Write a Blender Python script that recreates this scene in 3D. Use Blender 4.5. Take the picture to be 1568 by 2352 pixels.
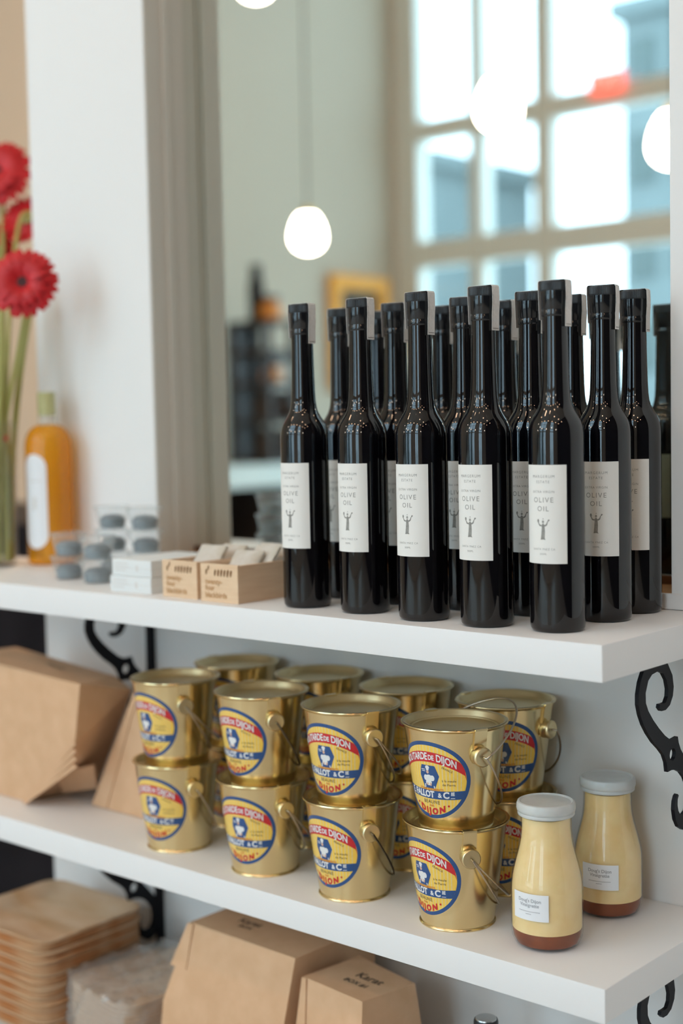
import bpy, bmesh, math, random
from math import pi, sin, cos, radians as rad, sqrt
from mathutils import Vector, Matrix
random.seed(7)
SC = bpy.context.scene
for o in list(bpy.data.objects): bpy.data.objects.remove(o)
COL = SC.collection
S = 1.25                      # height of the upper shelf's top above the floor (m); local z = 0 there

# ------------------------------------------------------------------ camera
def cam_setup():
    yaw, pitch, roll = rad(41.157), rad(3.813), rad(-1.169)
    f = Vector((-sin(yaw)*cos(pitch), cos(yaw)*cos(pitch), -sin(pitch)))
    r = Vector((cos(yaw), sin(yaw), 0)); u = r.cross(f)
    r2 = r*cos(roll)+u*sin(roll); u2 = -r*sin(roll)+u*cos(roll)
    cd = bpy.data.cameras.new('camera'); co = bpy.data.objects.new('camera', cd); COL.objects.link(co)
    m = Matrix((r2, u2, -f)).transposed().to_4x4()
    m.translation = Vector((0.6224, -1.0515, 0.2004+S)); co.matrix_world = m
    cd.sensor_fit = 'VERTICAL'; cd.sensor_height = 36.0; cd.lens = 3212.25/2352*36
    cd.clip_start = 0.05; cd.clip_end = 200
    cd.dof.use_dof = True; cd.dof.focus_distance = 1.36; cd.dof.aperture_fstop = 2.4
    SC.camera = co
cam_setup()

# ------------------------------------------------------------------ world, daylight, exposure
W = bpy.data.worlds.new('overcast_sky'); SC.world = W; W.use_nodes = True
W.node_tree.nodes['Background'].inputs[0].default_value = (0.71, 0.95, 1.18, 1)
W.node_tree.nodes['Background'].inputs[1].default_value = 4.3
SC.view_settings.view_transform = 'Standard'; SC.view_settings.look = 'None'
SC.view_settings.exposure = 0.17; SC.view_settings.gamma = 1.0; SC.view_settings.use_curve_mapping = False
ROOM = dict(x0=-5.52, x1=4.5, y0=-6.0, yb=0.232, z0=-S, z1=5.6)
BANKS = [(-5.48, -1.25), (0.65, 2.3)]
def portal(x0, x1):
    ld = bpy.data.lights.new('window_daylight', 'AREA'); ld.shape = 'RECTANGLE'
    ld.size = x1-x0; ld.size_y = 6.4; ld.cycles.is_portal = True
    o = bpy.data.objects.new('window_daylight', ld); COL.objects.link(o)
    o.location = ((x0+x1)/2, ROOM['y0']-0.16, S+2.1); o.rotation_euler = (rad(90), 0, 0)
for a in BANKS: portal(*a)

# ------------------------------------------------------------------ materials
MATS = {}
def mat(name, base=(.8, .8, .8), rough=.5, metal=0, spec=.5, noise=None, bump=None, emis=None, estr=0, ior=1.5, coat=0, sss=0, trans=0):
    m = bpy.data.materials.new(name); m.use_nodes = True; nt = m.node_tree; b = nt.nodes['Principled BSDF']
    b.inputs['Base Color'].default_value = (*base, 1); b.inputs['Roughness'].default_value = rough
    b.inputs['Metallic'].default_value = metal; b.inputs['Specular IOR Level'].default_value = spec; b.inputs['IOR'].default_value = ior
    b.inputs['Coat Weight'].default_value = coat; b.inputs['Coat Roughness'].default_value = .03
    b.inputs['Transmission Weight'].default_value = trans
    if sss: b.inputs['Subsurface Weight'].default_value = sss; b.inputs['Subsurface Radius'].default_value = (.01, .006, .003)
    if emis: b.inputs['Emission Color'].default_value = (*emis, 1); b.inputs['Emission Strength'].default_value = estr
    if noise or bump:
        tc = nt.nodes.new('ShaderNodeTexCoord'); mp = nt.nodes.new('ShaderNodeMapping'); nt.links.new(tc.outputs['Object'], mp.inputs[0])
    if noise:                        # (scale, second colour, stretch)
        n = nt.nodes.new('ShaderNodeTexNoise'); n.inputs['Scale'].default_value = noise[0]; n.inputs['Detail'].default_value = 4
        if len(noise) > 2: mp.inputs['Scale'].default_value = noise[2]
        nt.links.new(mp.outputs[0], n.inputs['Vector'])
        cr = nt.nodes.new('ShaderNodeValToRGB'); cr.color_ramp.elements[0].position = .35; cr.color_ramp.elements[1].position = .68
        cr.color_ramp.elements[0].color = (*base, 1); cr.color_ramp.elements[1].color = (*noise[1], 1)
        nt.links.new(n.outputs['Fac'], cr.inputs[0]); nt.links.new(cr.outputs[0], b.inputs['Base Color'])
    if bump:                         # (scale, strength, distance)
        n2 = nt.nodes.new('ShaderNodeTexNoise'); n2.inputs['Scale'].default_value = bump[0]; n2.inputs['Detail'].default_value = 3
        nt.links.new(mp.outputs[0], n2.inputs['Vector'])
        bp = nt.nodes.new('ShaderNodeBump'); bp.inputs['Strength'].default_value = bump[1]; bp.inputs['Distance'].default_value = bump[2]
        nt.links.new(n2.outputs['Fac'], bp.inputs['Height']); nt.links.new(bp.outputs[0], b.inputs['Normal'])
    MATS[name] = m; return m
def thin_glass(name, tint=(1, 1, 1), haze=0.0, hazecol=(.8, .8, .8), refl=1.45, rough=.02):
    """clear sheet: light goes straight through (tinted), with a fresnel reflection; haze adds diffuse"""
    m = bpy.data.materials.new(name); m.use_nodes = True; nt = m.node_tree; nt.nodes.clear()
    out = nt.nodes.new('ShaderNodeOutputMaterial'); tr = nt.nodes.new('ShaderNodeBsdfTransparent'); tr.inputs[0].default_value = (*tint, 1)
    gl = nt.nodes.new('ShaderNodeBsdfGlossy'); gl.inputs['Roughness'].default_value = rough
    lw = nt.nodes.new('ShaderNodeLayerWeight'); lw.inputs[0].default_value = .5
    pw = nt.nodes.new('ShaderNodeMath'); pw.operation = 'POWER'; pw.inputs[1].default_value = 5.0; nt.links.new(lw.outputs['Facing'], pw.inputs[0])
    f0 = ((refl-1)/(refl+1))**2
    fr = nt.nodes.new('ShaderNodeMath'); fr.operation = 'MULTIPLY_ADD'; fr.inputs[1].default_value = .75; fr.inputs[2].default_value = f0; nt.links.new(pw.outputs[0], fr.inputs[0])
    base = tr.outputs[0]
    if haze:
        df = nt.nodes.new('ShaderNodeBsdfDiffuse'); df.inputs[0].default_value = (*hazecol, 1)
        mx0 = nt.nodes.new('ShaderNodeMixShader'); mx0.inputs[0].default_value = haze
        nt.links.new(tr.outputs[0], mx0.inputs[1]); nt.links.new(df.outputs[0], mx0.inputs[2]); base = mx0.outputs[0]
    mx = nt.nodes.new('ShaderNodeMixShader'); nt.links.new(fr.outputs[0], mx.inputs[0])
    nt.links.new(base, mx.inputs[1]); nt.links.new(gl.outputs[0], mx.inputs[2]); nt.links.new(mx.outputs[0], out.inputs[0])
    MATS[name] = m; return m
mat('wall_paint', (.80, .79, .77), .6, bump=(220, .08, .001))
mat('side_wall_paint', (.50, .435, .34), .7, bump=(60, .05, .002))
mat('room_paint', (.84, .82, .77), .7, bump=(60, .05, .002))
mat('dark_wall_paint', (.035, .036, .042), .7, bump=(60, .05, .002))
mat('ceiling_paint', (.78, .74, .68), .8, bump=(40, .05, .002))
mat('jamb_paint', (.60, .56, .49), .45, bump=(150, .06, .001))
mat('peach_paint', (.85, .66, .47), .8, bump=(40, .05, .002))
mat('floor_concrete', (.66, .62, .57), .5, noise=(3, (.72, .68, .63)), bump=(30, .1, .002))
mat('shelf_paint', (.84, .83, .82), .42, bump=(130, .06, .0008))
mat('sill_wood', (.62, .36, .17), .5, noise=(30, (.48, .26, .11), (1, 12, 12)))
mat('dark_strip', (.16, .07, .03), .5, noise=(40, (.11, .05, .02)))
mat('mirror_silver', (.84, .875, .84), .0, metal=1, bump=(2, .0, .0001))
mat('iron_black', (.005, .005, .008), .5, spec=.2, bump=(300, .1, .0004))
mat('window_frame_paint', (.74, .75, .70), .5, bump=(60, .05, .001))
thin_glass('window_glass', (.96, 1, .99))
mat('bottle_glass', (.0018, .0018, .0035), .025, spec=.5, ior=1.6, noise=(8, (.004, .003, .003)))
mat('cap_black', (.018, .022, .026), .38, noise=(60, (.026, .03, .034)))
mat('sleeve_black', (.006, .007, .009), .12, spec=.7, noise=(30, (.009, .010, .012)))
mat('label_paper', (.82, .80, .755), .75, bump=(900, .25, .0003))
mat('label_ink', (.24, .235, .215), .8, noise=(400, (.36, .35, .32)))
mat('back_label', (.36, .37, .28), .75, noise=(60, (.33, .34, .25)))
mat('strip_paper', (.76, .73, .70), .75, noise=(500, (.68, .65, .62)))
mat('strip_ink', (.16, .14, .13), .8, noise=(600, (.24, .2, .17)))
mat('gold_tin', (.80, .655, .37), .21, metal=1, noise=(25, (.75, .60, .33), (1, 1, .15)), bump=(60, .05, .0006))
mat('gold_lid', (.80, .66, .39), .30, metal=1, noise=(40, (.75, .61, .35)), bump=(80, .05, .0005))
mat('wire_steel', (.52, .45, .36), .28, metal=1, noise=(60, (.45, .38, .30)))
for n_, c_, c2 in (('print_blue', (.010, .068, .23), (.013, .078, .25)), ('print_yellow', (.95, .60, .075), (.97, .63, .09)), ('print_pale', (.82, .62, .26), (.84, .66, .30)),
                   ('print_red', (.60, .012, .02), (.64, .016, .024)), ('print_white', (.78, .78, .78), (.82, .82, .8)), ('print_navy', (.010, .038, .105), (.012, .045, .12)),
                   ('print_grey', (.16, .11, .05), (.2, .14, .06)), ('print_orange', (.66, .20, .02), (.7, .23, .03)), ('print_skin', (.70, .44, .32), (.74, .48, .36))):
    mat(n_, c_, .32, coat=.25, noise=(300, c2))
mat('vinaigrette', (.95, .72, .37), .4, noise=(60, (.90, .65, .30)), sss=.25)
mat('oil_layer', (.16, .028, .006), .15, noise=(40, (.27, .06, .012)), sss=.2)
thin_glass('clear_glass', (.985, .99, .985), refl=1.5)
mat('lid_plastic', (.62, .63, .61), .3, noise=(80, (.57, .58, .56)), sss=.2)
mat('sticker_white', (.84, .85, .87), .6, bump=(500, .1, .0002))
mat('ink_soft', (.30, .30, .32), .8, noise=(300, (.38, .38, .4)))
mat('kraft', (.66, .40, .225), .75, noise=(35, (.72, .45, .265)), bump=(500, .12, .0003))
mat('kraft_inner', (.48, .27, .13), .8, noise=(35, (.42, .23, .11)), bump=(500, .12, .0003))
mat('kraft_ink', (.09, .055, .03), .8, noise=(200, (.13, .08, .05)))
mat('birch', (.80, .58, .38), .6, noise=(22, (.74, .51, .32), (1, 1, 10)), bump=(200, .08, .0003))
mat('burnt_ink', (.20, .09, .03), .8, noise=(300, (.27, .13, .05)))
mat('burnt_ink_light', (.55, .30, .13), .8, noise=(300, (.50, .27, .12)))
mat('carton_white', (.78, .80, .79), .6, bump=(300, .1, .0003))
thin_glass('cup_plastic', (.98, .99, .99), haze=.13, hazecol=(.88, .92, .93), rough=.08)
mat('blueberry_fill', (.16, .19, .21), .6, noise=(80, (.27, .32, .34)), bump=(90, .6, .003))
thin_glass('amber_glass', (1.0, .70, .20), haze=.36, hazecol=(1.0, .46, .03))
mat('cap_olive', (.47, .46, .20), .4, noise=(40, (.53, .52, .25)))
thin_glass('neck_glass', (.97, .93, .84), haze=.35, hazecol=(.85, .83, .76))
mat('packet_film', (.74, .70, .64), .3, noise=(35, (.58, .52, .42)), bump=(90, .5, .002))
mat('chocolate', (.28, .12, .05), .5, noise=(60, (.20, .08, .03)))
mat('petal_red', (.62, .005, .012), .5, noise=(60, (.50, .004, .010)), sss=.1)
mat('flower_eye', (.03, .005, .008), .7, noise=(300, (.10, .02, .02)), bump=(400, .6, .001))
mat('stem_green', (.38, .37, .10), .5, noise=(30, (.48, .46, .16), (1, 1, .2)))
mat('rubber_band', (.72, .13, .04), .5, noise=(80, (.66, .11, .03)))
mat('vase_water', (.9, .9, .9), .1, noise=(10, (.88, .9, .88)))
thin_glass('water', (.95, .97, .93), refl=1.2)
mat('palm_tray', (.66, .42, .24), .6, noise=(9, (.52, .20, .055), (1, 2.4, 1)), bump=(60, .3, .001))
mat('palm_tray_b', (.70, .51, .34), .6, noise=(9, (.56, .33, .16), (1, 3, 1)), bump=(60, .3, .001))
thin_glass('wrap_film', (.97, .98, .98), haze=.22, hazecol=(.95, .94, .91), rough=.09, refl=2.0)
mat('black_lacquer', (.005, .0045, .007), .45, spec=.12, noise=(5, (.014, .012, .015)))
mat('gilt_wood', (.92, .42, .025), .45, noise=(12, (.78, .32, .015)), bump=(50, .4, .004))
mat('painting_dark', (.018, .02, .016), .6, noise=(4, (.10, .085, .045)))
mat('frame_dark', (.055, .045, .04), .5, noise=(20, (.08, .065, .055)))
mat('print_mat', (.62, .58, .51), .7, noise=(3, (.56, .52, .46)))
mat('counter_white', (.62, .70, .67), .3, noise=(4, (.66, .73, .70)))
mat('dark_wood', (.030, .022, .020), .5, noise=(10, (.05, .034, .028), (1, 8, 1)))
mat('amber_jar', (.75, .30, .05), .3, noise=(8, (.62, .22, .03)))
mat('red_item', (.40, .03, .04), .5, noise=(20, (.32, .02, .03)))
mat('lamp_glow', (.9, .8, .65), .4, emis=(1.0, .86, .70), estr=22, noise=(4, (.92, .82, .68)))
mat('bulb_glow', (.9, .7, .5), .4, emis=(1.0, .64, .41), estr=34, noise=(4, (.92, .72, .52)))
mat('brass', (.75, .52, .20), .3, metal=1, noise=(20, (.68, .46, .17)))
mat('cord_black', (.02, .02, .02), .6, noise=(60, (.03, .03, .03)))
mat('exit_red', (.80, .06, .03), .5, emis=(1.0, .10, .05), estr=1.5, noise=(60, (.75, .05, .03)))
mat('exit_white', (.85, .8, .78), .5, emis=(1, .75, .7), estr=.55, noise=(60, (.82, .78, .75)))
mat('facade_pale', (.16, .19, .19), .8, noise=(.6, (.14, .17, .17)))
mat('facade_glass', (.06, .085, .082), .25, noise=(.8, (.075, .10, .095)))
mat('pavement', (.82, .82, .80), .8, noise=(2, (.76, .76, .74)))
mat('foil_silver', (.72, .75, .76), .25, metal=1, noise=(60, (.65, .68, .69)), bump=(90, .2, .0006))

# ------------------------------------------------------------------ mesh helpers
class MB:
    def __init__(s): s.v = []; s.f = []
    def add(s, vs, fs):
        k = len(s.v); s.v += [tuple(v) for v in vs]; s.f += [tuple(i+k for i in f) for f in fs]; return s
    def box(s, x0, x1, y0, y1, z0, z1):
        return s.add([(x0,y0,z0),(x1,y0,z0),(x1,y1,z0),(x0,y1,z0),(x0,y0,z1),(x1,y0,z1),(x1,y1,z1),(x0,y1,z1)],
                     [(0,3,2,1),(4,5,6,7),(0,1,5,4),(1,2,6,5),(2,3,7,6),(3,0,4,7)])
    def bbox(s, x0, x1, y0, y1, z0, z1, b):      # box with chamfered edges
        bm = bmesh.new(); bmesh.ops.create_cube(bm, size=1)
        for v in bm.verts: v.co = Vector((x0+(v.co.x+.5)*(x1-x0), y0+(v.co.y+.5)*(y1-y0), z0+(v.co.z+.5)*(z1-z0)))
        bmesh.ops.bevel(bm, geom=bm.edges[:], offset=b, segments=2, affect='EDGES', profile=.6)
        s.frombm(bm); return s
    def frombm(s, bm):
        bm.verts.ensure_lookup_table(); bm.verts.index_update()
        s.add([v.co[:] for v in bm.verts], [[v.index for v in f.verts] for f in bm.faces]); bm.free(); return s
    def lathe(s, prof, n=48, c=(0,0,0), rfun=None, cap=True):
        k = len(prof); vs = []; fs = []
        for j in range(n):
            a = 2*pi*j/n
            for i, (r, z) in enumerate(prof):
                rr = r if rfun is None else rfun(r, i, j)
                vs.append((c[0]+rr*cos(a), c[1]+rr*sin(a), c[2]+z))
        for j in range(n):
            for i in range(k-1):
                a, b = j*k+i, ((j+1) % n)*k+i
                fs.append((a, b, b+1, a+1))
        if cap and prof[0][0] > 1e-6: fs.append([j*k for j in range(n)][::-1])
        if cap and prof[-1][0] > 1e-6: fs.append([j*k+k-1 for j in range(n)])
        return s.add(vs, fs)
    def tube(s, pts, r, n=10, cap=True):
        pts = [Vector(p) for p in pts]; vs = []; fs = []; up = None
        for i, p in enumerate(pts):
            t = (pts[min(i+1, len(pts)-1)]-pts[max(i-1, 0)]).normalized()
            if up is None: up = t.orthogonal().normalized()
            up = (up-t*up.dot(t)).normalized(); w = t.cross(up)
            rr = r[i] if isinstance(r, (list, tuple)) else r
            for j in range(n):
                a = 2*pi*j/n; vs.append(p+up*rr*cos(a)+w*rr*sin(a))
        for i in range(len(pts)-1):
            for j in range(n):
                fs.append((i*n+j, i*n+(j+1) % n, (i+1)*n+(j+1) % n, (i+1)*n+j))
        if cap: fs.append(list(range(n))[::-1]); fs.append([(len(pts)-1)*n+j for j in range(n)])
        return s.add(vs, fs)
    def hull(s, pts):
        bm = bmesh.new()
        for p in pts: bm.verts.new(p)
        r = bmesh.ops.convex_hull(bm, input=bm.verts[:])
        bmesh.ops.dissolve_limit(bm, angle_limit=rad(2), verts=bm.verts[:], edges=bm.edges[:])
        bmesh.ops.recalc_face_normals(bm, faces=bm.faces[:]); return s.frombm(bm)
    def prism(s, poly, fn, d0, d1):              # closed polygon extruded: fn(a, b, d) -> xyz
        n = len(poly)
        return s.add([fn(a, b, d0) for a, b in poly]+[fn(a, b, d1) for a, b in poly],
                     [list(range(n))[::-1], list(range(n, 2*n))]+[(i, (i+1) % n, n+(i+1) % n, n+i) for i in range(n)])
    def strip(s, us, lo, hi, mp, rows=6):        # area between two curves over u, mapped to a surface
        k = rows+1
        vs = [mp(u, lo(u)+(hi(u)-lo(u))*j/rows) for u in us for j in range(k)]
        fs = [(i*k+j, (i+1)*k+j, (i+1)*k+j+1, i*k+j+1) for i in range(len(us)-1) for j in range(rows)]
        return s.add(vs, fs)
    def flat(s, vf, mp): return s.add([mp(x, y) for x, y in vf[0]], vf[1])
    def data(s, name, m, smooth=None):
        me = bpy.data.meshes.new(name); me.from_pydata(s.v, [], s.f); me.update()
        if smooth is not None:
            me.polygons.foreach_set('use_smooth', [True]*len(me.polygons))
            me.set_sharp_from_angle(angle=rad(smooth))
        me.materials.append(MATS[m]); return me
    def build(s, name, m, parent=None, smooth=None, loc=None):
        o = bpy.data.objects.new(name, s.data(name, m, smooth)); COL.objects.link(o)
        if parent: o.parent = parent
        if loc: o.location = loc
        return o
def tag(o, label, cat=None, group=None, kind=None):
    o['label'] = label
    if cat: o['category'] = cat
    if group: o['group'] = group
    if kind: o['kind'] = kind
    return o
def empty(name, loc, rz=0):
    o = bpy.data.objects.new(name, None); COL.objects.link(o); o.location = loc; o.rotation_euler = (0, 0, rz); o.empty_display_size = .02
    return o
def copy_tree(o, parent=None):
    c = o.copy(); COL.objects.link(c); c.parent = parent
    for ch in o.children: copy_tree(ch, c)
    return c
def text(body, size, bold=0, space=1.0, sx=1.0):
    cu = bpy.data.curves.new('lettering', 'FONT'); cu.body = body; cu.size = size; cu.align_x = 'CENTER'; cu.align_y = 'CENTER'
    cu.offset = bold; cu.space_character = space; cu.resolution_u = 3; cu.fill_mode = 'FRONT'
    ob = bpy.data.objects.new('lettering', cu); COL.objects.link(ob)
    dg = bpy.context.evaluated_depsgraph_get(); me = bpy.data.meshes.new_from_object(ob.evaluated_get(dg))
    v = [(q.co.x*sx, q.co.y) for q in me.vertices]; f = [tuple(p.vertices) for p in me.polygons]
    bpy.data.objects.remove(ob); bpy.data.curves.remove(cu); bpy.data.meshes.remove(me)
    return v, f
def shift(vf, dx, dy, warp=None, rot=0):
    out = []
    for x, y in vf[0]:
        if rot: x, y = x*cos(rot)-y*sin(rot), x*sin(rot)+y*cos(rot)
        x, y = x+dx, y+dy
        if warp: y += warp(x)
        out.append((x, y))
    return out, vf[1]
def lin(a, b, n): return [a+(b-a)*i/n for i in range(n+1)]

# ------------------------------------------------------------------ the setting
R_ = ROOM; X0, X1, Y0, YB, Z0, Z1 = R_['x0'], R_['x1'], R_['y0'], R_['yb'], R_['z0'], R_['z1']
MX0, MX1, MY = -.838, -.056, .303        # mirror recess: left and right jamb, silver plane
WEND = -1.0965                           # free end of the shelf wall
def zz(*a): return a
def structure(name, mb, m, label, smooth=None, loc=(0, 0, S)):
    o = mb.build(name, m, None, smooth, loc); tag(o, label, None, None, 'structure'); return o
structure('floor', MB().box(X0-.3, X1+.2, Y0-.3, 3.5, Z0-.1, Z0), 'floor_concrete', 'grey-brown concrete floor of the shop')
structure('ceiling', MB().box(X0-.3, X1+.2, Y0-.3, 3.5, Z1, Z1+.1), 'ceiling_paint', 'high painted ceiling of the shop')
w = MB()
w.box(WEND, MX0, YB, .46, Z0, Z1); w.box(MX1, X1, YB, .46, Z0, Z1); w.box(MX0, MX1, YB, .46, Z0, .0005); w.box(MX0, MX1, YB, .46, 1.55, Z1)
structure('wall_back', w, 'wall_paint', 'white painted wall that carries the white shelves')
jl = MB().box(MX0-.0005, MX0+.0015, YB+.002, MY, .0166, 1.55).box(MX0, MX0+.006, .262, .272, .0166, 1.55).box(MX0, MX0+.003, .272, .279, .0166, 1.55)
structure('trim_1', jl, 'jamb_paint', 'beige moulded jamb beside the recessed wall mirror')
structure('trim_2', MB().bbox(MX0-.001, .04, YB-.004, YB+.0, .0005, .0166, .0008), 'wall_paint', 'low painted ledge along the back of the upper shelf')
structure('trim_3', MB().box(MX0, MX1, YB, MY+.02, .0006, .0163), 'sill_wood', 'bare wooden sill under the wall mirror')
structure('trim_4', MB().box(MX0, MX1, MY-.004, MY+.02, .0163, .025), 'dark_strip', 'dark wooden strip at the foot of the wall mirror')
mir = MB().box(MX0, MX1, MY, MY+.01, .025, 1.55).build('wall_mirror', 'mirror_silver', None, None, (0, 0, S))
tag(mir, 'large frameless wall mirror in the recess behind the olive oil bottles', 'mirror')
structure('wall_left', MB().box(X0-.12, X0, Y0, 3.4, Z0, Z1), 'side_wall_paint', 'tall beige side wall with framed pictures, seen in the mirror')
structure('wall_right', MB().box(X1, X1+.12, Y0, 3.4, Z0, Z1), 'dark_wall_paint', 'dark painted side wall of the shop opposite the pictures')
structure('wall_far', MB().box(X0, X1, 3.3, 3.4, Z0, Z1), 'peach_paint', 'warm peach wall of the space beyond the shelf wall')
# window wall: solid parts around the two banks of windows
ww = MB(); xs = [X0-.12, BANKS[0][0], BANKS[0][1], BANKS[1][0], BANKS[1][1], X1+.12]
for a, b in ((xs[0], xs[1]), (xs[2], xs[3]), (xs[4], xs[5])): ww.box(a, b, Y0-.2, Y0, Z0, Z1)
for a, b in BANKS: ww.box(a, b, Y0-.2, Y0, 5.3, Z1); ww.box(a, b, Y0-.2, Y0, Z0, Z0+.12)
structure('wall_front', ww, 'room_paint', 'tall shop wall with two banks of windows, seen in the mirror')
def window(name, vb, hb, label):
    root = empty(name, (vb[0][0], Y0, S)); tag(root, label, None, None, 'structure')
    ox = vb[0][0]
    for a, b in vb: MB().bbox(a-ox, b-ox, -.13, 0.0, Z0+.12, 5.3, .008).build('mullion', 'window_frame_paint', root)
    for i in range(len(vb)-1):
        for a, b in hb: MB().bbox(vb[i][1]-ox-.004, vb[i+1][0]-ox+.004, -.11, -.012, a, b, .008).build('transom', 'window_frame_paint', root)
        for j in range(len(hb)-1):
            MB().box(vb[i][1]-ox-.01, vb[i+1][0]-ox+.01, -.066, -.06, hb[j][1]-.01, hb[j+1][0]+.01).build('pane', 'window_glass', root)
HB = [(-1.13, -1.0), (1.22, 1.40), (2.07, 2.21), (3.50, 3.62), (5.18, 5.30)]
window('window_1', [(-5.48, -5.32), (-4.89, -4.79), (-4.38, -4.25), (-2.72, -2.58), (-2.05, -1.95), (-1.37, -1.25)], HB, 'tall bank of gridded shop windows next to the corner')
window('window_2', [(.65, .77), (1.42, 1.52), (2.18, 2.3)], HB, 'narrower bank of gridded shop windows away from the corner')

# shelves
def shelf(z, th, label, x0=-1.62):
    o = MB().bbox(x0, 0, 0, YB-.0005, z-th, z, .0016).build('shelf_board', 'shelf_paint', None, 40, (0, 0, S)); tag(o, label, 'shelf')
HL, T1, T2 = -.3063, .0334, .0321
shelf(0, T1, 'thick white wall shelf that holds the olive oil bottles')
shelf(HL, T2, 'thick white wall shelf that holds the gold mustard pails')
H3 = -.60
shelf(H3, T2, 'thick white wall shelf that holds the trays and the tall kraft boxes')

# scroll brackets
BR = [(.098,0),(.109,.0112),(.1155,.0206),(.1193,.0319),(.1194,.0414),(.1159,.0516),(.1097,.0623),(.101,.0727),(.0897,.0834),(.0783,.0917),(.07,.099),(.0651,.1074),(.0631,.1173),
 (.055,.1169),(.0465,.1183),(.036,.123),(.028,.130),(.0222,.139),(.0205,.149),(.0215,.158),(.0250,.1645),(.031,.167),(.037,.1655),(.0412,.161),(.043,.155),(.0428,.149),(.0405,.1455),(.0425,.1435),(.0455,.1450),(.0485,.150),
 (.0496,.158),(.047,.1685),(.041,.177),(.031,.1825),(.022,.182),(.0155,.1765),(.0115,.168),(.0105,.134),(.0155,.124),(.0214,.117),(.0276,.109),(.0359,.0999),(.0402,.0923),(.0418,.086),
 (.0513,.0869),(.0598,.0849),(.0681,.0801),(.0797,.071),(.0911,.0608),(.1007,.0502),(.1051,.0422),(.1056,.0325),(.1004,.0213),(.093,.0165),(.0807,.0148),(.0708,.0186),(.0642,.0261),(.061,.0357),(.0619,.0429),
 (.0661,.0480),(.0712,.0482),(.0778,.0478),(.0790,.0512),(.0745,.0550),(.0662,.0553),(.0577,.0518),(.0517,.0438),(.0499,.035),(.0524,.023),(.0615,.0108),(.072,.0)]
def bracket_mesh():
    cu = bpy.data.curves.new('scroll', 'CURVE'); cu.dimensions = '2D'; cu.fill_mode = 'BOTH'; cu.extrude = .002
    hole = [(.0526+.0062*cos(a), .1018+.0062*sin(a)) for a in lin(0, 2*pi, 15)[:-1]]
    for pl in (BR, hole):
        sp = cu.splines.new('POLY'); sp.points.add(len(pl)-1); sp.use_cyclic_u = True
        for q, (a, b) in zip(sp.points, pl): q.co = (a, b, 0, 1)
    ob = bpy.data.objects.new('scroll', cu); COL.objects.link(ob)
    me = bpy.data.meshes.new_from_object(ob.evaluated_get(bpy.context.evaluated_depsgraph_get()))
    m = MB(); m.add([(v.co.z, -v.co.x, -v.co.y) for v in me.vertices], [tuple(p.vertices) for p in me.polygons])
    bpy.data.objects.remove(ob); bpy.data.curves.remove(cu); return m
brm = bracket_mesh()
br0 = empty('shelf_bracket', (0, YB, 0))
brm.build('scroll', 'iron_black', br0)
MB().box(-.0035, .0035, -.0122, -.0003, -.204, -.0006).build('wall_bar', 'iron_black', br0)
MB().box(-.0035, .0035, -.19, -.012, -.0058, -.0006).build('shelf_bar', 'iron_black', br0)
for i, (x, z, l) in enumerate(((-.852, -T1, 'black iron scroll bracket under upper shelf, above the leaning kraft boxes'), (-.03, -T1, 'black iron scroll bracket under upper shelf, beside the vinaigrette bottles'),
                    (-.849, HL-T2, 'black iron scroll bracket under the pail shelf, behind the tray stack'), (-.03, HL-T2, 'black iron scroll bracket under the pail shelf, at its free end'))):
    b = br0 if i == 0 else copy_tree(br0)
    b.location = (x, YB, S+z); tag(b, l, 'bracket', 'scroll shelf brackets')

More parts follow.
